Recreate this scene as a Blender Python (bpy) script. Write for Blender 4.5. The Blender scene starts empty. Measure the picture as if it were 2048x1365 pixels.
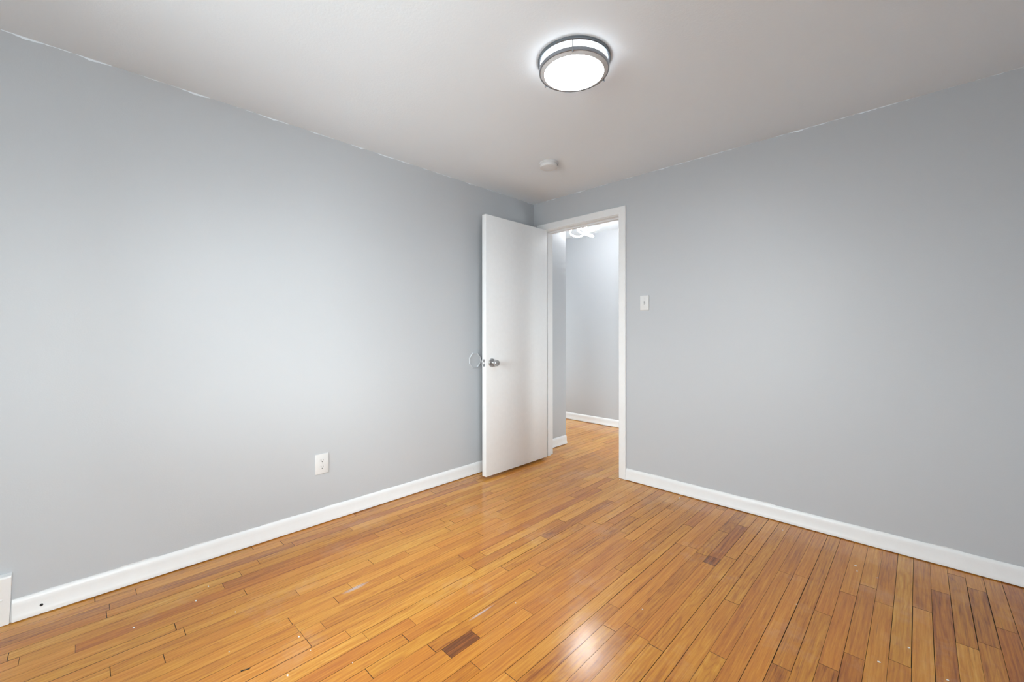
import bpy, bmesh, math, random
from mathutils import Vector, Matrix

C = bpy.context.scene.collection
S = bpy.context.scene
PI = math.pi

# ------------------------------------------------------------------ camera
F_PX = 837.248
YAW, ROLL = 0.770643, -0.000973
cam_d = bpy.data.cameras.new('camera')
cam = bpy.data.objects.new('camera', cam_d)
C.objects.link(cam)
cam_d.sensor_width = 36.0
cam_d.sensor_fit = 'HORIZONTAL'
cam_d.lens = F_PX / 2048.0 * 36.0
cam_d.shift_y = -18.844 / 2048.0
cam_d.clip_start = 0.02
fw = Vector((-math.sin(YAW), math.cos(YAW), 0.0))
rt0 = Vector((math.cos(YAW), math.sin(YAW), 0.0))
up0 = Vector((0, 0, 1))
rt = rt0 * math.cos(ROLL) + up0 * math.sin(ROLL)
up = -rt0 * math.sin(ROLL) + up0 * math.cos(ROLL)
m = Matrix.Identity(4)
for i in range(3):
    m[i][0], m[i][1], m[i][2] = rt[i], up[i], -fw[i]
m.translation = (2.569706, -2.940596, 1.146790)
cam.matrix_world = m
S.camera = cam

# ------------------------------------------------------------------ sky, light, exposure
SKY = 31.0             # overcast sky beyond the windows
GROUND = 14.0          # daylit ground below the horizon
LAMP = 54.0            # ceiling light diffuser
LAMP_SIDE = 6.0        # its frosted side band
HALL = 80.0            # ribbon of the hall light
S.view_settings.view_transform = 'Standard'
S.view_settings.look = 'None'
S.view_settings.gamma = 1.0
S.view_settings.use_curve_mapping = False
S.view_settings.exposure = 0.10

world = bpy.data.worlds.new('world')
S.world = world
world.use_nodes = True
wn = world.node_tree
bg = wn.nodes['Background']
w_tc = wn.nodes.new('ShaderNodeTexCoord')
w_sp = wn.nodes.new('ShaderNodeSeparateXYZ')
wn.links.new(w_tc.outputs['Generated'], w_sp.inputs[0])
w_mr = wn.nodes.new('ShaderNodeMapRange')      # overcast sky above the horizon, ground below it
w_mr.inputs['From Min'].default_value = -0.06
w_mr.inputs['From Max'].default_value = 0.06
w_mr.inputs['To Min'].default_value = GROUND
w_mr.inputs['To Max'].default_value = SKY
wn.links.new(w_sp.outputs[2], w_mr.inputs[0])
wn.links.new(w_mr.outputs[0], bg.inputs['Strength'])
bg.inputs['Color'].default_value = (0.955, 0.98, 1.0, 1)

# room dimensions
H = 2.33              # ceiling height
XR = 3.36             # right wall
YF = -3.78            # wall behind the camera
HY = 1.518            # far wall of the hall
HH = 2.375            # hall ceiling
HXL, HXR = -2.3, 1.9  # ends of the hall
WIN = (-3.5, -2.55, 0.75, 2.0)     # window in the right wall: y0, y1, z0, z1
ADDED_WIN2 = (0.75, 1.75, 0.75, 2.0)     # unseen window added behind the camera to light the doorway wall: x0, x1, z0, z1
ADDED_WIN3 = (0.65, 1.35, 0.40, 1.90)     # window added at the hall's unseen left end to lift its far wall: y0, y1, z0, z1
ADDED_WIN4 = (0.55, 0.95, 0.60, 1.70)     # small window added at the hall's unseen right end to brighten the wall end: y0, y1, z0, z1
DO = (0.117, 0.885, 2.058)         # door opening between the jambs, height


def portal(w, right, at=XR, sgn=1):
    """marks a window opening to the renderer so that the sky beyond it is sampled well; gives no light itself"""
    d = bpy.data.lights.new('window_portal', 'AREA')
    d.shape = 'RECTANGLE'
    d.cycles.is_portal = True
    o = bpy.data.objects.new('window_portal', d)
    C.objects.link(o)
    cu, cz = (w[0] + w[1]) / 2, (w[2] + w[3]) / 2
    if right:
        d.size, d.size_y = w[3] - w[2], w[1] - w[0]
        o.location = (at + sgn * 0.125, cu, cz)
        o.rotation_euler = (0, sgn * PI / 2, 0)
    else:
        d.size, d.size_y = w[1] - w[0], w[3] - w[2]
        o.location = (cu, YF - 0.125, cz)
        o.rotation_euler = (PI / 2, 0, 0)


if WIN:
    portal(WIN, True)
if ADDED_WIN2:
    portal(ADDED_WIN2, False)
if ADDED_WIN3:
    portal(ADDED_WIN3, True, HXL, -1)
if ADDED_WIN4:
    portal(ADDED_WIN4, True, HXR)


# ------------------------------------------------------------------ materials
def new_mat(name):
    mt = bpy.data.materials.new(name)
    mt.use_nodes = True
    nt = mt.node_tree
    return mt, nt, nt.nodes['Principled BSDF']


def node(nt, kind, **kw):
    n = nt.nodes.new(kind)
    for k, v in kw.items():
        if k in n.inputs:
            n.inputs[k].default_value = v
        else:
            setattr(n, k, v)
    return n


def mth(nt, op, a, b=None, c=None):
    n = nt.nodes.new('ShaderNodeMath')
    n.operation = op
    for i, v in enumerate((a, b, c)):
        if v is None:
            continue
        if isinstance(v, (int, float)):
            n.inputs[i].default_value = v
        else:
            nt.links.new(v, n.inputs[i])
    return n.outputs[0]


def mixc(nt, fac, a, b, blend='MIX'):
    n = nt.nodes.new('ShaderNodeMix')
    n.data_type = 'RGBA'
    n.blend_type = blend
    for sock, v in ((n.inputs[0], fac), (n.inputs[6], a), (n.inputs[7], b)):
        if isinstance(v, (int, float)):
            sock.default_value = v
        elif isinstance(v, tuple):
            sock.default_value = v
        else:
            nt.links.new(v, sock)
    return n.outputs[2]


def bump(nt, bs, height, strength, dist=0.002):
    b = node(nt, 'ShaderNodeBump')
    b.inputs['Strength'].default_value = strength
    b.inputs['Distance'].default_value = dist
    nt.links.new(height, b.inputs['Height'])
    nt.links.new(b.outputs[0], bs.inputs['Normal'])


def plain(name, col, rough=0.5, metal=0.0, spec=0.5, nscale=0.0, nstr=0.0):
    mt, nt, bs = new_mat(name)
    bs.inputs['Base Color'].default_value = (*col, 1)
    bs.inputs['Roughness'].default_value = rough
    bs.inputs['Metallic'].default_value = metal
    bs.inputs['Specular IOR Level'].default_value = spec
    tc = node(nt, 'ShaderNodeTexCoord')
    nz = node(nt, 'ShaderNodeTexNoise', Scale=nscale or 40.0, Detail=3.0)
    nt.links.new(tc.outputs['Object'], nz.inputs['Vector'])
    var = mth(nt, 'MULTIPLY_ADD', nz.outputs[0], 0.06, 0.97)
    mx = mixc(nt, 1.0, (*col, 1), var, 'MULTIPLY')
    nt.links.new(mx, bs.inputs['Base Color'])
    if nstr:
        bump(nt, bs, nz.outputs[0], nstr)
    return mt


WHITE_CEIL = (0.805, 0.870, 0.930)


def wall_paint(name='blue_grey_wall_paint', top=H):
    mt, nt, bs = new_mat(name)
    tc = node(nt, 'ShaderNodeTexCoord')
    big = node(nt, 'ShaderNodeTexNoise', Scale=1.3, Detail=3.0)
    nt.links.new(tc.outputs['Object'], big.inputs['Vector'])
    col = mixc(nt, big.outputs[0], (0.500, 0.525, 0.555, 1), (0.518, 0.543, 0.573, 1))
    # hand-cut paint line along the ceiling: the white laps down a few millimetres in places
    line = node(nt, 'ShaderNodeTexNoise', Scale=7.0, Detail=4.0, Roughness=0.65)
    nt.links.new(tc.outputs['Object'], line.inputs['Vector'])
    sep = node(nt, 'ShaderNodeSeparateXYZ')
    nt.links.new(tc.outputs['Object'], sep.inputs[0])
    lim = mth(nt, 'MULTIPLY_ADD', line.outputs[0], -0.045, top + 0.0215)
    isw = mth(nt, 'GREATER_THAN', sep.outputs[2], lim)
    col = mixc(nt, isw, col, (*WHITE_CEIL, 1))
    # and the white of the trim is feathered onto the wall just above the baseboard
    lim2 = mth(nt, 'MULTIPLY_ADD', line.outputs[0], 0.030, 0.074)
    isb = mth(nt, 'LESS_THAN', sep.outputs[2], lim2)
    col = mixc(nt, mth(nt, 'MULTIPLY', isb, 0.75), col, (0.80, 0.80, 0.80, 1))
    nt.links.new(col, bs.inputs['Base Color'])
    bs.inputs['Roughness'].default_value = 0.42
    bs.inputs['Specular IOR Level'].default_value = 0.35
    fine = node(nt, 'ShaderNodeTexNoise', Scale=170.0, Detail=3.0)
    nt.links.new(tc.outputs['Object'], fine.inputs['Vector'])
    mid = node(nt, 'ShaderNodeTexNoise', Scale=9.0, Detail=4.0)
    nt.links.new(tc.outputs['Object'], mid.inputs['Vector'])
    h = mth(nt, 'MULTIPLY_ADD', mid.outputs[0], 2.5, fine.outputs[0])
    bump(nt, bs, h, 0.10, 0.0025)
    return mt


def ceiling_paint():
    mt, nt, bs = new_mat('white_ceiling_paint')
    tc = node(nt, 'ShaderNodeTexCoord')
    n1 = node(nt, 'ShaderNodeTexNoise', Scale=120.0, Detail=4.0)
    n2 = node(nt, 'ShaderNodeTexNoise', Scale=2.0, Detail=3.0)
    for n in (n1, n2):
        nt.links.new(tc.outputs['Object'], n.inputs['Vector'])
    col = mixc(nt, n2.outputs[0], (0.795, 0.860, 0.920, 1), (0.815, 0.880, 0.940, 1))
    nt.links.new(col, bs.inputs['Base Color'])
    bs.inputs['Roughness'].default_value = 0.7
    bs.inputs['Specular IOR Level'].default_value = 0.2
    bump(nt, bs, n1.outputs[0], 0.25, 0.002)
    return mt


def wood_floor():
    mt, nt, bs = new_mat('oak_strip_floor')
    tc = node(nt, 'ShaderNodeTexCoord')
    at = node(nt, 'ShaderNodeAttribute', attribute_name='plank')
    sp = node(nt, 'ShaderNodeSeparateColor')
    nt.links.new(at.outputs['Color'], sp.inputs[0])
    tone, hue, off = sp.outputs[0], sp.outputs[1], sp.outputs[2]
    xyz = node(nt, 'ShaderNodeSeparateXYZ')
    nt.links.new(tc.outputs['Object'], xyz.inputs[0])

    def coords(sx, sy, k):
        cb = node(nt, 'ShaderNodeCombineXYZ')
        nt.links.new(mth(nt, 'MULTIPLY_ADD', off, 37.0 * k, mth(nt, 'MULTIPLY', xyz.outputs[0], sx)), cb.inputs[0])
        nt.links.new(mth(nt, 'MULTIPLY_ADD', off, 91.0 * k, mth(nt, 'MULTIPLY', xyz.outputs[1], sy)), cb.inputs[1])
        nt.links.new(mth(nt, 'MULTIPLY', off, 53.0), cb.inputs[2])
        return cb.outputs[0]

    # base tone of the plank: pale straw -> orange oak -> red brown -> dark heartwood
    ramp = node(nt, 'ShaderNodeValToRGB')
    el = ramp.color_ramp.elements
    el[0].position, el[0].color = 0.0, (0.140, 0.040, 0.008, 1)
    el[1].position, el[1].color = 1.0, (0.700, 0.385, 0.085, 1)
    for p, c in ((0.22, (0.330, 0.104, 0.016)), (0.42, (0.462, 0.168, 0.019)), (0.62, (0.555, 0.230, 0.025)), (0.82, (0.635, 0.303, 0.045))):
        e = el.new(p)
        e.color = (*c, 1)
    # slow tone drift along the plank and cathedral figure
    g0 = node(nt, 'ShaderNodeTexNoise', Scale=1.0, Detail=3.0, Roughness=0.55)
    nt.links.new(coords(9.0, 1.1, 1.0), g0.inputs['Vector'])
    fig = mth(nt, 'SINE', mth(nt, 'MULTIPLY', g0.outputs[0], 95.0))
    figa = mth(nt, 'MULTIPLY_ADD', fig, 0.5, 0.5)
    figa = mth(nt, 'POWER', figa, 3.0)
    g1 = node(nt, 'ShaderNodeTexNoise', Scale=1.0, Detail=5.0, Roughness=0.6)
    nt.links.new(coords(120.0, 4.0, 1.7), g1.inputs['Vector'])
    g2 = node(nt, 'ShaderNodeTexNoise', Scale=1.0, Detail=4.0, Roughness=0.6)
    nt.links.new(coords(420.0, 16.0, 2.3), g2.inputs['Vector'])
    t = mth(nt, 'ADD', tone, mth(nt, 'MULTIPLY_ADD', g0.outputs[0], 0.30, -0.15))
    t = mth(nt, 'ADD', t, mth(nt, 'MULTIPLY_ADD', g1.outputs[0], 1.05, -0.525))
    t = mth(nt, 'ADD', t, mth(nt, 'MULTIPLY_ADD', g2.outputs[0], 0.40, -0.20))
    t = mth(nt, 'SUBTRACT', t, mth(nt, 'MULTIPLY', figa, mth(nt, 'MULTIPLY', hue, 0.16)))
    nt.links.new(t, ramp.inputs[0])
    col = ramp.outputs[0]
    # some planks lean pinkish, some yellow
    pink = mixc(nt, 1.0, col, (1.03, 0.94, 0.95, 1), 'MULTIPLY')
    yell = mixc(nt, 1.0, col, (1.00, 1.03, 0.97, 1), 'MULTIPLY')
    col = mixc(nt, hue, pink, yell)
    # dark pores and short mineral streaks
    st = node(nt, 'ShaderNodeTexNoise', Scale=1.0, Detail=2.0)
    nt.links.new(coords(210.0, 3.2, 3.1), st.inputs['Vector'])
    sm = node(nt, 'ShaderNodeMapRange')
    sm.inputs['From Min'].default_value = 0.64
    sm.inputs['From Max'].default_value = 0.78
    nt.links.new(st.outputs[0], sm.inputs[0])
    col = mixc(nt, mth(nt, 'MULTIPLY', sm.outputs[0], 0.6), col, (0.16, 0.065, 0.02, 1))
    # worn, whitish scuffs in the finish
    sc1 = node(nt, 'ShaderNodeTexNoise', Scale=2.2, Detail=6.0, Roughness=0.7)
    nt.links.new(tc.outputs['Object'], sc1.inputs['Vector'])
    scm = node(nt, 'ShaderNodeMapRange')
    scm.inputs['From Min'].default_value = 0.55
    scm.inputs['From Max'].default_value = 0.80
    nt.links.new(sc1.outputs[0], scm.inputs[0])
    col = mixc(nt, mth(nt, 'MULTIPLY', scm.outputs[0], 0.40), col, (0.62, 0.42, 0.27, 1))
    # two thin smears of wall paint left on the planks
    for cx, cy, sx, sy in ((0.762, -2.085, 0.012, 0.075), (1.292, -1.80, 0.006, 0.085)):
        ex = mth(nt, 'POWER', mth(nt, 'DIVIDE', mth(nt, 'SUBTRACT', xyz.outputs[0], cx), sx), 2.0)
        ey = mth(nt, 'POWER', mth(nt, 'DIVIDE', mth(nt, 'SUBTRACT', xyz.outputs[1], cy), sy), 2.0)
        ms = mth(nt, 'SUBTRACT', mth(nt, 'MULTIPLY_ADD', g1.outputs[0], 2.2, -0.2), mth(nt, 'ADD', ex, ey))
        ms.node.use_clamp = True
        col = mixc(nt, mth(nt, 'MULTIPLY', ms, 0.8), col, (0.55, 0.55, 0.60, 1))
    nt.links.new(col, bs.inputs['Base Color'])
    rg = node(nt, 'ShaderNodeTexNoise', Scale=1.0, Detail=4.0)
    nt.links.new(coords(26.0, 6.0, 1.3), rg.inputs['Vector'])
    r = mth(nt, 'MULTIPLY_ADD', rg.outputs[0], 0.22, 0.30)
    nt.links.new(r, bs.inputs['Roughness'])
    bs.inputs['Specular IOR Level'].default_value = 0.2
    bs.inputs['Coat Weight'].default_value = 0.75
    bs.inputs['Coat IOR'].default_value = 1.45
    nt.links.new(mth(nt, 'MULTIPLY_ADD', sc1.outputs[0], 0.16, 0.06), bs.inputs['Coat Roughness'])
    wav = node(nt, 'ShaderNodeTexNoise', Scale=1.0, Detail=3.0)
    nt.links.new(coords(45.0, 10.0, 0.7), wav.inputs['Vector'])
    h = mth(nt, 'MULTIPLY_ADD', wav.outputs[0], 1.6, mth(nt, 'MULTIPLY', g2.outputs[0], 0.5))
    bump(nt, bs, h, 0.16, 0.0016)
    slow = node(nt, 'ShaderNodeTexNoise', Scale=1.0, Detail=3.0)
    nt.links.new(coords(30.0, 9.0, 0.4), slow.inputs['Vector'])
    cb = node(nt, 'ShaderNodeBump')
    cb.inputs['Strength'].default_value = 0.22
    cb.inputs['Distance'].default_value = 0.002
    nt.links.new(slow.outputs[0], cb.inputs['Height'])
    nt.links.new(cb.outputs[0], bs.inputs['Coat Normal'])
    return mt


def emitter(name, col, strength, white=(0.85, 0.85, 0.85)):
    mt, nt, bs = new_mat(name)
    bs.inputs['Base Color'].default_value = (*white, 1)
    bs.inputs['Roughness'].default_value = 0.4
    bs.inputs['Emission Color'].default_value = (*col, 1)
    bs.inputs['Emission Strength'].default_value = strength
    return mt


def glass_pane():
    mt, nt, bs = new_mat('window_glass')
    nt.nodes.remove(bs)
    out = nt.nodes['Material Output']
    tr = node(nt, 'ShaderNodeBsdfTransparent')
    tr.inputs[0].default_value = (0.96, 0.98, 0.97, 1)
    gl = node(nt, 'ShaderNodeBsdfGlossy')
    gl.inputs['Roughness'].default_value = 0.02
    fr = node(nt, 'ShaderNodeFresnel')
    mx = node(nt, 'ShaderNodeMixShader')
    nt.links.new(fr.outputs[0], mx.inputs[0])
    nt.links.new(tr.outputs[0], mx.inputs[1])
    nt.links.new(gl.outputs[0], mx.inputs[2])
    nt.links.new(mx.outputs[0], out.inputs[0])
    return mt


M = dict(
    wall=wall_paint(), hall_wall=wall_paint('blue_grey_hall_paint', HH), ceil=ceiling_paint(), floor=wood_floor(),
    groove=plain('dark_floor_seam', (0.055, 0.026, 0.011), 0.7),
    trim=plain('white_trim_paint', (0.815, 0.83, 0.845), 0.38, nscale=25, nstr=0.06),
    door=plain('white_door_paint', (0.785, 0.805, 0.825), 0.42, nscale=30, nstr=0.05),
    plate=plain('white_plastic', (0.70, 0.71, 0.72), 0.35),
    nickel=plain('brushed_nickel', (0.50, 0.50, 0.51), 0.28, 1.0),
    gunmetal=plain('blue_grey_metal_rim', (0.20, 0.225, 0.25), 0.34, 0.85),
    dark=plain('dark_hole', (0.02, 0.02, 0.02), 0.8),
    grey=plain('grey_slot', (0.16, 0.16, 0.16), 0.7),
    chip=plain('white_paint_chip', (0.85, 0.84, 0.82), 0.6),
    lamp=emitter('lit_lamp_diffuser', (0.92, 0.97, 1.0), LAMP),
    frost=plain('frosted_grey_rim', (0.62, 0.64, 0.67), 0.5),
    ring=plain('grey_metal_ring', (0.30, 0.32, 0.35), 0.32, 0.9),
    side=emitter('lit_lamp_side_band', (0.93, 0.97, 1.0), LAMP_SIDE),
    hall=emitter('lit_ribbon', (1.0, 0.99, 0.98), HALL),
    glass=glass_pane(),
)


# ------------------------------------------------------------------ builders
def add_box(bm, lo, hi):
    vs = [bm.verts.new((x, y, z)) for x in (lo[0], hi[0]) for y in (lo[1], hi[1]) for z in (lo[2], hi[2])]
    for f in ((0, 1, 3, 2), (4, 6, 7, 5), (0, 4, 5, 1), (2, 3, 7, 6), (0, 2, 6, 4), (1, 5, 7, 3)):
        bm.faces.new([vs[i] for i in f])
    return vs


def box_bm(lo, hi, bevel=0.0, seg=2):
    bm = bmesh.new()
    add_box(bm, lo, hi)
    if bevel:
        bmesh.ops.bevel(bm, geom=bm.edges[:], offset=bevel, segments=seg, profile=0.5, affect='EDGES')
    return bm


def prism(bm, prof, axis, a, b):
    """closed 2D outline swept along an axis; outline is (u, v) with v = z when axis is x or y"""
    def pt(u, v, w):
        return {'x': (w, u, v), 'y': (u, w, v), 'z': (u, v, w)}[axis]
    r0 = [bm.verts.new(pt(u, v, a)) for u, v in prof]
    r1 = [bm.verts.new(pt(u, v, b)) for u, v in prof]
    n = len(prof)
    for i in range(n):
        bm.faces.new((r0[i], r0[(i + 1) % n], r1[(i + 1) % n], r1[i]))
    bm.faces.new(r0[::-1])
    bm.faces.new(r1)


def lathe(bm, prof, axis='z', seg=64, origin=(0, 0, 0)):
    """prof: (r, h) pairs"""
    ox, oy, oz = origin
    rings = []
    for r, h in prof:
        if r < 1e-6:
            p = {'z': (0, 0, h), 'x': (h, 0, 0), 'y': (0, h, 0)}[axis]
            rings.append([bm.verts.new((p[0] + ox, p[1] + oy, p[2] + oz))])
            continue
        ring = []
        for k in range(seg):
            c, s = r * math.cos(2 * PI * k / seg), r * math.sin(2 * PI * k / seg)
            p = {'z': (c, s, h), 'x': (h, c, s), 'y': (s, h, c)}[axis]
            ring.append(bm.verts.new((p[0] + ox, p[1] + oy, p[2] + oz)))
        rings.append(ring)
    for A, B in zip(rings, rings[1:]):
        for k in range(seg):
            k2 = (k + 1) % seg
            if len(A) == 1 and len(B) == 1:
                continue
            if len(A) == 1:
                bm.faces.new((A[0], B[k2], B[k]))
            elif len(B) == 1:
                bm.faces.new((A[k], A[k2], B[0]))
            else:
                bm.faces.new((A[k], A[k2], B[k2], B[k]))


def obj(name, bm, mat, parent=None, smooth=False, loc=(0, 0, 0)):
    bmesh.ops.recalc_face_normals(bm, faces=bm.faces[:])
    me = bpy.data.meshes.new(name)
    bm.to_mesh(me)
    bm.free()
    for mm in (mat if isinstance(mat, (list, tuple)) else [mat]):
        me.materials.append(mm)
    if smooth:
        for p in me.polygons:
            p.use_smooth = True
        me.set_sharp_from_angle(angle=math.radians(38))
    o = bpy.data.objects.new(name, me)
    C.objects.link(o)
    o.location = loc
    if parent:
        o.parent = parent
    return o


def tag(o, label=None, cat=None, group=None, kind=None):
    if label:
        o['label'] = label
    if cat:
        o['category'] = cat
    if group:
        o['group'] = group
    if kind:
        o['kind'] = kind
    return o


def struct(name, bm, mat, label, cat, smooth=False):
    return tag(obj(name, bm, mat, None, smooth), label, cat, kind='structure')


def thing(name, loc, label, cat, group=None):
    o = bpy.data.objects.new(name, None)
    o.empty_display_size = 0.05
    C.objects.link(o)
    o.location = loc
    return tag(o, label, cat, group)


# ------------------------------------------------------------------ floor: strip planks running along Y
PW, PHASE = 0.0579, 0.004
# butt joints that the photo shows, per strip: (y of the joint, tone of the plank before it, tone of the plank after it)
SEEN_JOINTS = {
    1: [(-2.772, 0.56, 0.72)],
    2: [(-0.832, 0.35, 0.6)],
    3: [(-2.869, 0.5, 0.6), (-2.324, 0.56, 0.55)],
    4: [(-1.567, 0.6, 0.52)],
    5: [(-3.092, 0.62, 0.6), (-2.493, 0.64, 0.33)],
    7: [(-2.436, 0.66, 0.64)],
    8: [(-1.417, 0.58, 0.62)],
    9: [(-2.665, 0.7, 0.72)],
    10: [(-2.872, 0.7, 0.6), (-2.279, 0.74, 0.72), (-1.936, 0.72, 0.68), (-1.456, 0.68, 0.64), (-0.891, 0.64, 0.6)],
    11: [(-2.737, 0.6, 0.54), (-1.764, 0.46, 0.7), (-1.096, 0.66, 0.5)],
    12: [(-2.096, 0.66, 0.72), (-1.618, 0.7, 0.62)],
    13: [(-2.364, 0.64, 0.62), (-2.182, 0.62, 0.54), (-1.369, 0.46, 0.5)],
    14: [(-2.36, 0.56, 0.62), (-1.903, 0.66, 0.72), (-0.567, 0.56, 0.42)],
    15: [(-2.358, 0.64, 0.66), (-2.282, 0.64, 0.48), (-0.319, 0.42, 0.62)],
    16: [(-2.356, 0.66, 0.62), (-1.499, 0.56, 0.72)],
    17: [(-1.616, 0.68, 0.6), (-0.913, 0.38, 0.7)],
    18: [(-2.195, 0.68, 0.74), (-1.145, 0.66, 0.36)],
    19: [(-1.515, 0.62, 0.56)],
    20: [(-2.095, 0.54, 0.56), (-0.792, 0.54, 0.68)],
    21: [(-1.436, 0.62, 0.58), (-1.365, 0.56, 0.5)],
    22: [(-0.563, 0.42, 0.62)],
    23: [(-2.035, 0.55, 0.1), (-1.9, 0.1, 0.58), (-0.788, 0.58, 0.52)],
    24: [(-0.298, 0.64, 0.5)],
    25: [(-1.999, 0.5, 0.66), (-0.628, 0.42, 0.58)],
    27: [(-1.948, 0.66, 0.64), (-0.442, 0.66, 0.42)],
    29: [(-0.684, 0.58, 0.46)],
    30: [(-0.717, 0.48, 0.56), (-0.38, 0.55, 0.34)],
    31: [(-0.785, 0.52, 0.12), (-0.705, 0.12, 0.32), (-0.231, 0.33, 0.54)],
    32: [(-0.651, 0.58, 0.56)],
    33: [(-0.556, 0.58, 0.6)],
    34: [(-1.022, 0.52, 0.7)],
    35: [(-1.372, 0.64, 0.48)],
    37: [(-0.593, 0.4, 0.56)],
    38: [(-1.276, 0.38, 0.52)],
    39: [(-0.84, 0.52, 0.5)],
    41: [(-1.042, 0.42, 0.56), (-0.48, 0.4, 0.68)],
    42: [(-0.591, 0.62, 0.48)],
    44: [(-0.528, 0.64, 0.46)],
    45: [(-0.311, 0.38, 0.56)],
    46: [(-0.695, 0.74, 0.5), (-0.081, 0.42, 0.56)],
    47: [(-0.178, 0.36, 0.56)],
    48: [(-0.472, 0.38, 0.5)],
}
SEEN_TONES = {2: [(-3.027, 0.34), (-2.774, 0.34), (-2.569, 0.33), (-2.326, 0.34), (-2.134, 0.35), (-1.636, 0.36)], 5: [(-2.337, 0.34), (-2.122, 0.36), (-1.419, 0.42)], 6: [(-1.867, 0.38)], 10: [(-2.431, 0.55)], 11: [(-2.594, 0.54), (-2.775, 0.66)], 18: [(-2.423, 0.72)], 23: [(-1.119, 0.5)], 34: [(-0.863, 0.7), (-0.549, 0.55)], 36: [(-1.262, 0.5)], 37: [(-0.719, 0.52)], 38: [(-0.412, 0.5), (-1.121, 0.5)], 39: [(-0.327, 0.46)], 40: [(-1.159, 0.52)], 45: [(-0.577, 0.34)], 47: [(-0.495, 0.36)]}


def row_planks(i, x, lo, hi, rnd):
    """(y0, y1, tone) of the planks of one strip; strips near the left wall are paler, those to the right darker and worn"""
    def any_tone():
        q = rnd.random()
        base = 0.67 - 0.062 * max(0.0, min(x, 3.0))
        return rnd.gauss(base, 0.08) if q < 0.93 else base - rnd.uniform(0.10, 0.18)
    seen = SEEN_JOINTS.get(i, [])
    ys = [lo - 0.3] + [q[0] for q in seen] + [hi + 0.3]
    cuts = []
    for a, b in zip(ys, ys[1:]):
        cuts.append(a)
        if not seen or b - a > 1.9:
            y = a + rnd.uniform(0.45, 1.3)
            while y < b - 0.45:
                cuts.append(y)
                y += rnd.uniform(0.45, 1.35)
    cuts.append(ys[-1])
    out = []
    for a, b in zip(cuts, cuts[1:]):
        t = []
        for y, ta, tb in seen:
            if abs(y - b) < 1e-6:
                t.append(ta)
            if abs(y - a) < 1e-6:
                t.append(tb)
        for y, tv in SEEN_TONES.get(i, []):
            if a <= y <= b:
                t = [tv]
        tone = sum(t) / len(t) if t else any_tone()
        out.append((max(a, lo), min(b, hi), tone + rnd.uniform(-0.02, 0.02)))
    return out


def floor_mesh():
    rnd = random.Random(11)
    bm = bmesh.new()
    lay = bm.loops.layers.float_color.new('plank')
    i0 = int(math.floor((HXL - PHASE) / PW))
    i1 = int(math.ceil((XR - PHASE) / PW))
    for i in range(i0, i1):
        xa, xb = PHASE + i * PW, PHASE + (i + 1) * PW
        lo, hi = (YF, HY) if xb > 0 else (0.0, HY)
        if xa > HXR:
            hi = 0.13
        xm = (xa + xb) / 2
        xa, xb = max(xa, HXL), min(xb, XR)
        if xb - xa < 0.002:
            continue
        for ya, yb, tone in row_planks(i, xm, lo, hi, rnd):
            if yb - ya < 0.01:
                continue
            col = (min(max(tone, 0.05), 0.95), rnd.random(), rnd.random(), 1)
            g = rnd.choice((0.0003, 0.0004, 0.0006, 0.0008, 0.0014))
            ge = rnd.choice((0.0005, 0.0008, 0.0013))
            zt = [rnd.uniform(-0.00010, 0.00010) for _ in range(2)]
            top = [bm.verts.new(p) for p in ((xa + g, ya + ge, zt[0]), (xb - g, ya + ge, zt[1]), (xb - g, yb - ge, zt[1]), (xa + g, yb - ge, zt[0]))]
            bot = [bm.verts.new(p) for p in ((xa, ya, -0.003), (xb, ya, -0.003), (xb, yb, -0.003), (xa, yb, -0.003))]
            f = bm.faces.new(top)
            for lp in f.loops:
                lp[lay] = col
            for k in range(4):
                q = bm.faces.new((bot[k], bot[(k + 1) % 4], top[(k + 1) % 4], top[k]))
                q.material_index = 1
                for lp in q.loops:
                    lp[lay] = col
    return bm


struct('floor', floor_mesh(), [M['floor'], M['groove']], 'glossy orange-brown oak strip floor running through the doorway', 'floor')

# ------------------------------------------------------------------ walls and ceiling
T = 0.125
struct('wall_left', box_bm((-0.14, YF - T, -0.05), (0.0, 0.0, H + 0.05)), M['wall'], 'blue-grey painted wall on the left with the outlet', 'wall')

bm = bmesh.new()
add_box(bm, (0.0, 0.0, -0.05), (DO[0] - 0.02, T, HH + 0.05))
add_box(bm, (DO[1] + 0.02, 0.0, -0.05), (XR + T, T, HH + 0.05))
add_box(bm, (DO[0] - 0.02, 0.0, DO[2] + 0.02), (DO[1] + 0.02, T, HH + 0.05))
struct('wall_back', bm, M['wall'], 'blue-grey painted wall with the doorway and the light switch', 'wall')



def holed(bm, right, w, at=XR, lo=None, hi=None, sgn=1):
    """wall slab with a window opening"""
    if lo is None:
        lo, hi = (YF - T, 0.0) if right else (0.0, XR)

    def bx(a, b, c, d):
        if right:
            add_box(bm, (min(at, at + sgn * T), a, c), (max(at, at + sgn * T), b, d))
        else:
            add_box(bm, (a, YF - T, c), (b, YF, d))
    if not w:
        bx(lo, hi, -0.05, H + 0.05)
        return
    bx(lo, w[0], -0.05, H + 0.05)
    bx(w[1], hi, -0.05, H + 0.05)
    bx(w[0], w[1], -0.05, w[2])
    bx(w[0], w[1], w[3], H + 0.05)


bm = bmesh.new()
holed(bm, True, WIN)
struct('wall_right', bm, M['wall'], 'blue-grey wall on the right, out of frame', 'wall')
bm = bmesh.new()
holed(bm, False, ADDED_WIN2)
struct('wall_front', bm, M['wall'], 'blue-grey wall behind the camera', 'wall')
struct('ceiling', box_bm((0.0, YF, H), (XR, 0.0, H + 0.1)), M['ceil'], 'flat white painted ceiling of the bedroom', 'ceiling')

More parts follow.
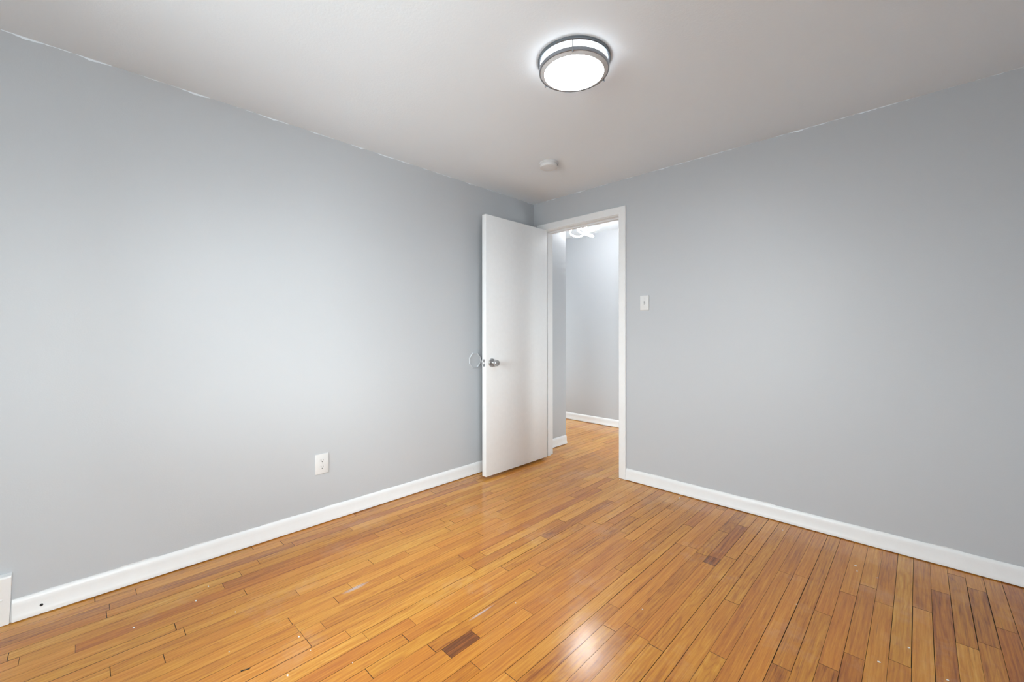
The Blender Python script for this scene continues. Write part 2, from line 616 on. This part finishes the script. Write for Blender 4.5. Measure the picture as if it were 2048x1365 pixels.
# hall beyond the door
struct('wall_hall_left', box_bm((-0.14, 0.0, -0.05), (-0.02, 0.515, HH)), M['hall_wall'], 'short blue-grey wall end just inside the hall', 'wall')
struct('wall_hall_back', box_bm((HXL, HY, -0.05), (HXR, HY + T, HH)), M['hall_wall'], 'blue-grey wall facing the doorway across the hall', 'wall')
bm = bmesh.new()
holed(bm, True, ADDED_WIN3, HXL, 0.0, HY, -1)
struct('wall_hall_end', bm, M['hall_wall'], 'blue-grey wall at the hidden left end of the hall', 'wall')
bm = bmesh.new()
holed(bm, True, ADDED_WIN4, HXR, T, HY)
struct('wall_hall_right', bm, M['hall_wall'], 'blue-grey wall at the hidden right end of the hall', 'wall')
struct('wall_hall_front', box_bm((HXL, 0.0, -0.05), (-0.14, T, HH)), M['hall_wall'], 'blue-grey wall of the hall behind the bedroom wall', 'wall')
bm = bmesh.new()
add_box(bm, (HXL, T, HH), (HXR, HY, HH + 0.1))
struct('ceiling_hall', bm, M['ceil'], 'white hall ceiling seen through the doorway', 'ceiling')

# ------------------------------------------------------------------ baseboards
BB = [(0.0, 0.0045), (0.0165, 0.0045), (0.0170, 0.012), (0.0150, 0.022), (0.0120, 0.031), (0.0112, 0.060), (0.0100, 0.074), (0.0070, 0.083), (0.0028, 0.088), (0.0, 0.0885)]


def base_y(bm, x, sgn, y0, y1):
    prism(bm, [(x + sgn * u, z) for u, z in BB], 'y', y0, y1)


def base_x(bm, y, sgn, x0, x1):
    prism(bm, [(y + sgn * u, z) for u, z in BB], 'x', x0, x1)


bm = bmesh.new()
base_y(bm, 0.0, 1, -3.1305, -0.018)
o = struct('baseboard_left', bm, M['trim'], 'white baseboard along the left wall with a small round hole', 'baseboard', True)
bm = bmesh.new()
lathe(bm, [(0.0, 0.0), (0.0052, 0.0), (0.0052, -0.002), (0.0, -0.002)], 'x', 20, (0.0132, -3.0527, 0.0375))
tag(obj('cable_hole', bm, M['dark'], o), 'small black round hole')
bm = bmesh.new()
lathe(bm, [(0.0, 0.0012), (0.0022, 0.0010), (0.0026, 0.0), (0.0026, -0.002)], 'x', 12, (0.0112, -0.745, 0.045))
tag(obj('nail_head', bm, M['grey'], o), 'grey nail head')

bm = bmesh.new()
base_x(bm, 0.0, -1, DO[1] + 0.062, XR)
struct('baseboard_back', bm, M['trim'], 'white baseboard along the wall right of the doorway', 'baseboard', True)
bm = bmesh.new()
base_y(bm, XR, -1, YF, -0.018)
struct('baseboard_right', bm, M['trim'], 'white baseboard under the window, out of frame', 'baseboard', True)
bm = bmesh.new()
base_x(bm, YF, 1, 0.0, XR - 0.018)
struct('baseboard_front', bm, M['trim'], 'white baseboard behind the camera', 'baseboard', True)
bm = bmesh.new()
base_y(bm, -0.02, 1, T + 0.018, 0.517)
struct('baseboard_hall_left', bm, M['trim'], 'short white baseboard on the hall wall end beside the door jamb', 'baseboard', True)
bm = bmesh.new()
base_x(bm, HY, -1, HXL, HXR)
struct('baseboard_hall_back', bm, M['trim'], 'white baseboard on the wall across the hall', 'baseboard', True)

# ------------------------------------------------------------------ door casing, jambs and stops
CW, CT = 0.059, 0.016
x0, x1, zt = DO


def casing_bm(yface, sgn):
    """mitred flat casing with eased edges on one face of the wall"""
    bm = bmesh.new()
    prof = [(0.0, 0.0), (0.0, CT - 0.004), (0.004, CT), (CW - 0.004, CT), (CW, CT - 0.003), (CW, 0.0)]   # (outwards from the opening, off the wall)
    r = 0.004
    path = [((x0 - r), 0.002), ((x0 - r), zt + r), ((x1 + r), zt + r), ((x1 + r), 0.002)]
    rings = []
    for k, (px, pz) in enumerate(path):
        ring = []
        for u, v in prof:
            dx = -u if k < 2 else u
            dz = u if k in (1, 2) else 0.0
            ring.append(bm.verts.new((px + dx, yface + sgn * v, pz + dz)))
        rings.append(ring)
    for A, B in zip(rings, rings[1:]):
        n = len(A)
        for i in range(n):
            bm.faces.new((A[i], A[(i + 1) % n], B[(i + 1) % n], B[i]))
    bm.faces.new(rings[0])
    bm.faces.new(rings[-1][::-1])
    return bm


struct('trim_1', casing_bm(0.0, -1), M['trim'], 'white flat casing around the doorway on the bedroom side', 'door casing')
struct('trim_2', casing_bm(T, 1), M['trim'], 'white flat casing around the doorway on the hall side', 'door casing')
bm = bmesh.new()
J = 0.0195
add_box(bm, (x0 - J, 0.0005, 0.001), (x0, T + 0.001, zt + J))
add_box(bm, (x1, 0.0005, 0.001), (x1 + J, T + 0.001, zt + J))
add_box(bm, (x0, 0.0005, zt), (x1, T + 0.001, zt + J))
jamb = struct('trim_3', bm, M['trim'], 'white door jamb lining the doorway', 'door jamb')
bm = bmesh.new()
add_box(bm, (x0, 0.048, 0.001), (x0 + 0.011, 0.083, zt))
add_box(bm, (x1 - 0.011, 0.048, 0.001), (x1, 0.083, zt))
add_box(bm, (x0 + 0.011, 0.048, zt - 0.011), (x1 - 0.011, 0.083, zt))
obj('door_stop', bm, M['trim'], jamb)

# ------------------------------------------------------------------ door leaf, opened back along the left wall
DW, DT, DB, DTOP = 0.739, 0.045, 0.020, 2.058
bm = box_bm((-DT, -DW, DB), (0.0, 0.0, DTOP), 0.0025, 2)
door = struct('door_1', bm, M['door'], 'white flush slab door standing open along the left wall', 'door', True)
door.location = (0.1735, -0.0195, 0.0)
door.rotation_euler = (0, 0, math.radians(-0.25))
zk = 0.903
for side in (1, -1):
    fx = 0.0 if side == 1 else -DT
    bm = bmesh.new()
    lathe(bm, [(0, 0), (0.034, 0.0), (0.034, side * 0.004), (0.031, side * 0.009), (0.018, side * 0.012), (0.0125, side * 0.013), (0.0125, side * 0.030),
               (0.0180, side * 0.034), (0.0235, side * 0.040), (0.0250, side * 0.052), (0.0245, side * 0.062), (0.0215, side * 0.067), (0.010, side * 0.0685), (0, side * 0.0685)],
          'x', 40, (fx, -DW + 0.061, zk))
    kn = tag(obj('door_knob', bm, M['nickel'], door, True), 'round satin nickel door knob')
    bm = bmesh.new()
    lathe(bm, [(0, side * 0.0700), (0.0045, side * 0.0700), (0.0045, side * 0.0680), (0, side * 0.0680)], 'x', 16, (fx, -DW + 0.061, zk))
    obj('lock_button', bm, M['grey'], kn, True)
bm = box_bm((-DT / 2 - 0.0125, -DW - 0.0012, zk - 0.0285), (-DT / 2 + 0.0125, -DW + 0.001, zk + 0.0285), 0.0005, 1)
lp = tag(obj('latch_plate', bm, M['nickel'], door), 'satin nickel latch plate')
bm = bmesh.new()
prism(bm, [(-DT / 2 - 0.008, -DW - 0.001), (-DT / 2 + 0.008, -DW - 0.001), (-DT / 2 + 0.008, -DW - 0.004), (-DT / 2 - 0.008, -DW - 0.012)], 'z', zk - 0.008, zk + 0.008)
obj('latch_bolt', bm, M['nickel'], lp)

# knob guard plate on the left wall
g = thing('wall_guard', (0.0, -0.7235, 0.9145), 'wall-coloured eight-sided plate on the left wall beside the door knob', 'wall plate')
bm = bmesh.new()
lathe(bm, [(0.0, 0.0020), (0.0550, 0.0020), (0.0575, 0.0075), (0.0620, 0.0085), (0.0660, 0.0065), (0.0675, 0.0002)], 'x', 8)
bmesh.ops.rotate(bm, verts=bm.verts[:], cent=(0, 0, 0), matrix=Matrix.Rotation(PI / 8, 3, 'X'))
obj('plate', bm, plain('plate_in_wall_colour', (0.52, 0.545, 0.575), 0.35), g)

# ------------------------------------------------------------------ double-hung windows (out of frame) for daylight; all but the right-wall one added
def make_window(name, w, right, label, at=XR, sgn=1):
    u0, u1, z0, z1 = w
    fw_, zm, c = 0.045, (z0 + z1) / 2, 0.06

    def bx(bm, a, b, d0, d1, p, q):           # a..b along the wall, d0..d1 outwards from the wall face, p..q in height
        if right:
            add_box(bm, (min(at + sgn * d0, at + sgn * d1), a, p), (max(at + sgn * d0, at + sgn * d1), b, q))
        else:
            add_box(bm, (a, YF - d1, p), (b, YF - d0, q))
    bm = bmesh.new()
    bx(bm, u0, u0 + fw_, 0.02, T, z0, z1)
    bx(bm, u1 - fw_, u1, 0.02, T, z0, z1)
    bx(bm, u0 + fw_, u1 - fw_, 0.02, T, z0, z0 + fw_)
    bx(bm, u0 + fw_, u1 - fw_, 0.02, T, z1 - fw_, z1)
    bx(bm, u0 + fw_, u1 - fw_, 0.045, 0.085, zm - 0.02, zm + 0.02)
    win = struct(name, bm, M['trim'], label, 'window')
    for d, p, q in ((0.060, z0 + fw_, zm - 0.02), (0.070, zm + 0.02, z1 - fw_)):
        bm = bmesh.new()
        bx(bm, u0 + fw_, u1 - fw_, d, d + 0.004, p, q)
        obj('pane', bm, M['glass'], win)
    bm = bmesh.new()
    bx(bm, u0 - c, u0, -0.016, -0.0002, z0 - 0.02, z1 + c)
    bx(bm, u1, u1 + c, -0.016, -0.0002, z0 - 0.02, z1 + c)
    bx(bm, u0, u1, -0.016, -0.0002, z1, z1 + c)
    obj('window_casing', bm, M['trim'], win)
    bm = bmesh.new()
    bx(bm, u0 - c - 0.02, u1 + c + 0.02, -0.045, -0.0002, z0 - 0.045, z0 - 0.02)
    obj('window_sill', bm, M['trim'], win)


if WIN:
    make_window('window_1', WIN, True, 'white double-hung window in the right wall, out of frame')
if ADDED_WIN2:
    make_window('added_window_2', ADDED_WIN2, False, 'unseen white double-hung window added behind the camera to light the doorway wall')
if ADDED_WIN3:
    make_window('added_window_3', ADDED_WIN3, True, 'white double-hung window added for light at the hidden left end of the hall', HXL, -1)
if ADDED_WIN4:
    make_window('added_window_4', ADDED_WIN4, True, 'small white double-hung window added for light at the hidden right end of the hall', HXR)

# ------------------------------------------------------------------ flush ceiling light
LX, LY = 1.492, -1.442
lt = thing('ceiling_light', (LX, LY, H), 'round lit flush ceiling light with two dark metal rings and white diffuser', 'ceiling light')


def hoop(prof, mat, name, seg=96):
    bm = bmesh.new()
    lathe(bm, prof + [prof[0]], 'z', seg)
    return obj(name, bm, mat, lt, True)


RT, RB = 0.1565, 0.1515
bm = bmesh.new()
lathe(bm, [(0, -0.0003), (0.146, -0.0003), (0.146, -0.005), (0, -0.005)], 'z', 96)
obj('base_plate', bm, M['plate'], lt, True)
tag(hoop([(RT - 0.009, -0.001), (RT, -0.001), (RT, -0.012), (RT - 0.003, -0.0145), (RT - 0.009, -0.0145)], M['gunmetal'], 'upper_ring'), 'dark blue-grey metal ring against the ceiling')
bm = bmesh.new()
lathe(bm, [(0.138, -0.005), (0.138, -0.041)], 'z', 96)
obj('side_band', bm, M['side'], lt, True)
bm = bmesh.new()
lathe(bm, [(0.1375, -0.041), (0.1375, -0.049), (0.134, -0.0510), (0.126, -0.0525), (0.06, -0.0555), (0, -0.056)], 'z', 96)
obj('diffuser', bm, M['lamp'], lt, True)
bm = bmesh.new()
lathe(bm, [(0.1385, -0.039), (0.1460, -0.039), (0.1460, -0.0525), (0.1285, -0.0600), (0.1280, -0.0575), (0.1385, -0.0515), (0.1385, -0.039)], 'z', 96)
tag(obj('diffuser_rim', bm, M['frost'], lt, True), 'pale grey frosted rim around the lit disc')
hoop([(RB - 0.0050, -0.0385), (RB - 0.001, -0.0390), (RB, -0.0460), (RB - 0.0012, -0.0535), (RB - 0.0052, -0.0540)], M['ring'], 'lower_ring')
for k in range(3):
    a = math.radians(20 + 120 * k) + YAW
    cx, cy = 0.1510 * math.cos(a), 0.1510 * math.sin(a)
    bm = bmesh.new()
    lathe(bm, [(0, -0.010), (0.0028, -0.010), (0.0028, -0.053), (0.0040, -0.0535), (0.0040, -0.0600), (0.003, -0.0620), (0, -0.0622)], 'z', 16, (cx, cy, 0))
    obj('post', bm, M['ring'], lt, True)

# ------------------------------------------------------------------ smoke detector
sd = thing('smoke_detector', (0.710, -0.651, H), 'small round white smoke detector on the ceiling near the corner', 'smoke detector')
bm = bmesh.new()
lathe(bm, [(0, -0.0003), (0.0665, -0.0003), (0.0675, -0.003), (0.0675, -0.009), (0.0655, -0.0105), (0, -0.0105)], 'z', 64)
obj('base', bm, M['plate'], sd, True)
bm = bmesh.new()
lathe(bm, [(0.0640, -0.0100), (0.0640, -0.0150), (0.0615, -0.0160), (0.0615, -0.0178), (0.0645, -0.0190), (0.0640, -0.0300), (0.0610, -0.0345), (0.050, -0.0365), (0.018, -0.0372), (0, -0.0372)], 'z', 64)
obj('cover', bm, M['plate'], sd, True)
bm = bmesh.new()
lathe(bm, [(0.010, -0.0372), (0.010, -0.0385), (0.008, -0.0392), (0, -0.0392)], 'z', 24, (0.024, -0.012, 0))
obj('test_button', bm, M['plate'], sd, True)
bm = box_bm((-0.010, -0.0012, -0.0265), (0.010, 0.0012, -0.0225))
v = obj('vent_slot', bm, M['grey'], sd, loc=(0.0633 * math.cos(YAW - 0.40), 0.0633 * math.sin(YAW - 0.40), 0))
v.rotation_euler = (0, 0, YAW - 0.40 + PI / 2)

# ------------------------------------------------------------------ duplex outlet on the left wall
ot = thing('wall_outlet', (0.0, -1.9345, 0.3555), 'white duplex outlet plate low on the left wall', 'outlet')
bm = box_bm((0.0002, -0.0395, -0.0595), (0.0060, 0.0395, 0.0595), 0.0022, 3)
obj('cover_plate', bm, M['plate'], ot, True)
for s in (1, -1):
    zc = s * 0.0195
    bm = bmesh.new()
    pr = []
    for k in range(32):
        a = 2 * PI * k / 32
        pr.append((max(-0.0172, min(0.0172, 0.0172 * 1.03 * math.cos(a))), zc + max(-0.0122, min(0.0122, 0.0172 * math.sin(a)))))
    prism(bm, pr, 'x', 0.0055, 0.0072)
    rc = obj('receptacle', bm, M['plate'], ot)
    for yy, hh in ((-0.0064, 0.0042), (0.0064, 0.0034)):
        obj('slot', box_bm((0.0070, yy - 0.0012, zc + 0.0035 - hh), (0.0074, yy + 0.0012, zc + 0.0035 + hh)), M['grey'], rc)
    bm = bmesh.new()
    lathe(bm, [(0, 0.0070), (0.0026, 0.0070), (0.0026, 0.0074), (0, 0.0074)], 'x', 16, (0, 0, zc - 0.0072))
    obj('ground_hole', bm, M['dark'], rc)
bm = bmesh.new()
lathe(bm, [(0, 0.0075), (0.0018, 0.0072), (0.0030, 0.0064), (0.0030, 0.0058)], 'x', 16)
obj('screw', bm, M['plate'], ot, True)

# ------------------------------------------------------------------ light switch on the back wall
sw = thing('light_switch', (1.0998, 0.0, 1.3607), 'white toggle light switch plate right of the doorway', 'light switch')
bm = box_bm((-0.0350, -0.0060, -0.0560), (0.0350, -0.0002, 0.0560), 0.0022, 3)
obj('cover_plate', bm, M['plate'], sw, True)
obj('toggle_slot', box_bm((-0.0050, -0.0063, -0.0115), (0.0050, -0.0058, 0.0115)), M['grey'], sw)
bm = bmesh.new()
prism(bm, [(-0.0060, -0.010), (-0.0060, 0.004), (-0.0155, -0.006), (-0.0165, -0.0105), (-0.0140, -0.0125)], 'x', -0.0036, 0.0036)
obj('toggle', bm, M['plate'], sw)
for s in (1, -1):
    bm = bmesh.new()
    lathe(bm, [(0, -0.0070), (0.0018, -0.0067), (0.0028, -0.0060), (0.0028, -0.0055)], 'y', 16, (0, 0, s * 0.030))
    obj('screw', bm, M['plate'], sw, True)

# ------------------------------------------------------------------ white cover at the near end of the left baseboard
vc = thing('vent_cover', (0.0, -3.129, 0.0), 'white painted box cover at the near end of the left baseboard', 'vent cover')
bm = bmesh.new()
prism(bm, [(0.0003, 0.002), (0.0135, 0.002), (0.0200, 0.100), (0.0225, 0.118), (0.0300, 0.190), (0.0270, 0.196), (0.0003, 0.199)], 'y', -0.45, 0.0)
for v in bm.verts:
    if v.co.y > -0.1:
        v.co.y -= 0.008 * (1 - v.co.z / 0.2)
bmesh.ops.bevel(bm, geom=bm.edges[:], offset=0.0015, segments=2, profile=0.5, affect='EDGES')
obj('housing', bm, M['trim'], vc)
bm = bmesh.new()
lathe(bm, [(0.0045, 0.0205), (0.0040, 0.0235), (0.0015, 0.0250), (0, 0.0250)], 'x', 16, (0.0, -0.028, 0.106))
obj('screw', bm, M['trim'], vc, True)

# ------------------------------------------------------------------ hall light: looped glowing ribbon
hl = thing('hall_pendant_light', (0.022, 0.800, HH), 'bright white looped ribbon light on the hall ceiling seen through the doorway', 'ceiling light')
bm = bmesh.new()
lathe(bm, [(0, -0.0003), (0.055, -0.0003), (0.055, -0.020), (0.050, -0.024), (0, -0.024)], 'z', 40)
obj('canopy', bm, M['plate'], hl, True)
bm = bmesh.new()
lathe(bm, [(0, -0.024), (0.006, -0.024), (0.006, -0.165), (0, -0.165)], 'z', 16)
obj('stem', bm, M['plate'], hl, True)
bm = bmesh.new()
N, rings = 220, []
pts = []
for k in range(N):
    t = 2 * PI * k / N
    px = (0.090 + 0.072 * math.cos(3 * t)) * math.cos(2 * t)
    py = (0.090 + 0.072 * math.cos(3 * t)) * math.sin(2 * t)
    pz = -0.160 + 0.042 * math.sin(3 * t)
    pts.append(Vector((px, py, pz)))
for k in range(N):
    tg = (pts[(k + 1) % N] - pts[k - 1]).normalized()
    sd_ = tg.cross(Vector((0, 0, 1))).normalized()
    nz_ = sd_.cross(tg).normalized()
    ring = []
    for j in range(8):
        a = 2 * PI * j / 8
        ring.append(bm.verts.new(pts[k] + sd_ * 0.0050 * math.cos(a) + nz_ * 0.0075 * math.sin(a)))
    rings.append(ring)
for k in range(N):
    A, B = rings[k], rings[(k + 1) % N]
    for j in range(8):
        bm.faces.new((A[j], A[(j + 1) % 8], B[(j + 1) % 8], B[j]))
obj('glowing_ribbon', bm, M['hall'], hl, True)

# ------------------------------------------------------------------ paint chips on the floor
rnd = random.Random(5)
CHIPS = [(0.911, -0.038, 0.006), (2.007, -0.124, 0.004), (2.35, -0.306, 0.006), (2.359, -0.36, 0.004), (0.9, -2.371, 0.006), (2.47, -1.016, 0.006), (1.06, -2.461, 0.005), (0.507, -2.57, 0.003), (0.565, -2.501, 0.003), (0.277, -2.541, 0.004), (0.362, -2.6, 0.006), (0.389, -2.799, 0.006), (1.753, -1.329, 0.003), (2.544, -0.855, 0.005), (2.202, -0.851, 0.003), (2.433, -0.365, 0.003), (1.349, -1.663, 0.0025), (1.168, -1.744, 0.0025), (1.164, -2.287, 0.003), (0.798, -2.572, 0.003), (1.001, -2.366, 0.0025), (1.049, -1.218, 0.0025), (1.018, -1.352, 0.0025), (2.638, -0.96, 0.005), (1.39, -0.075, 0.006)]
for cx, cy, s in CHIPS:
    bm = bmesh.new()
    n = 6
    pr = [(s * rnd.uniform(0.6, 1.1) * math.cos(2 * PI * k / n), 0.6 * s * rnd.uniform(0.6, 1.1) * math.sin(2 * PI * k / n)) for k in range(n)]
    prism(bm, pr, 'z', 0.0003, 0.0018)
    o = obj('paint_chip', bm, M['chip'], loc=(cx, cy, 0))
    tag(o, 'tiny white paint chip lying on the oak floor', 'paint chip', 'white paint chips on the floor')

bm = bmesh.new()
prism(bm, [(-0.0016, -0.014), (0.0010, -0.013), (0.0018, 0.012), (-0.0012, 0.014)], 'z', 0.0003, 0.0022)
sl = obj('splinter', bm, M['dark'], loc=(0.933, -2.553, 0))
sl.rotation_euler = (0, 0, math.radians(-20))
tag(sl, 'thin dark splinter lying on the pale planks at the lower left', 'splinter')
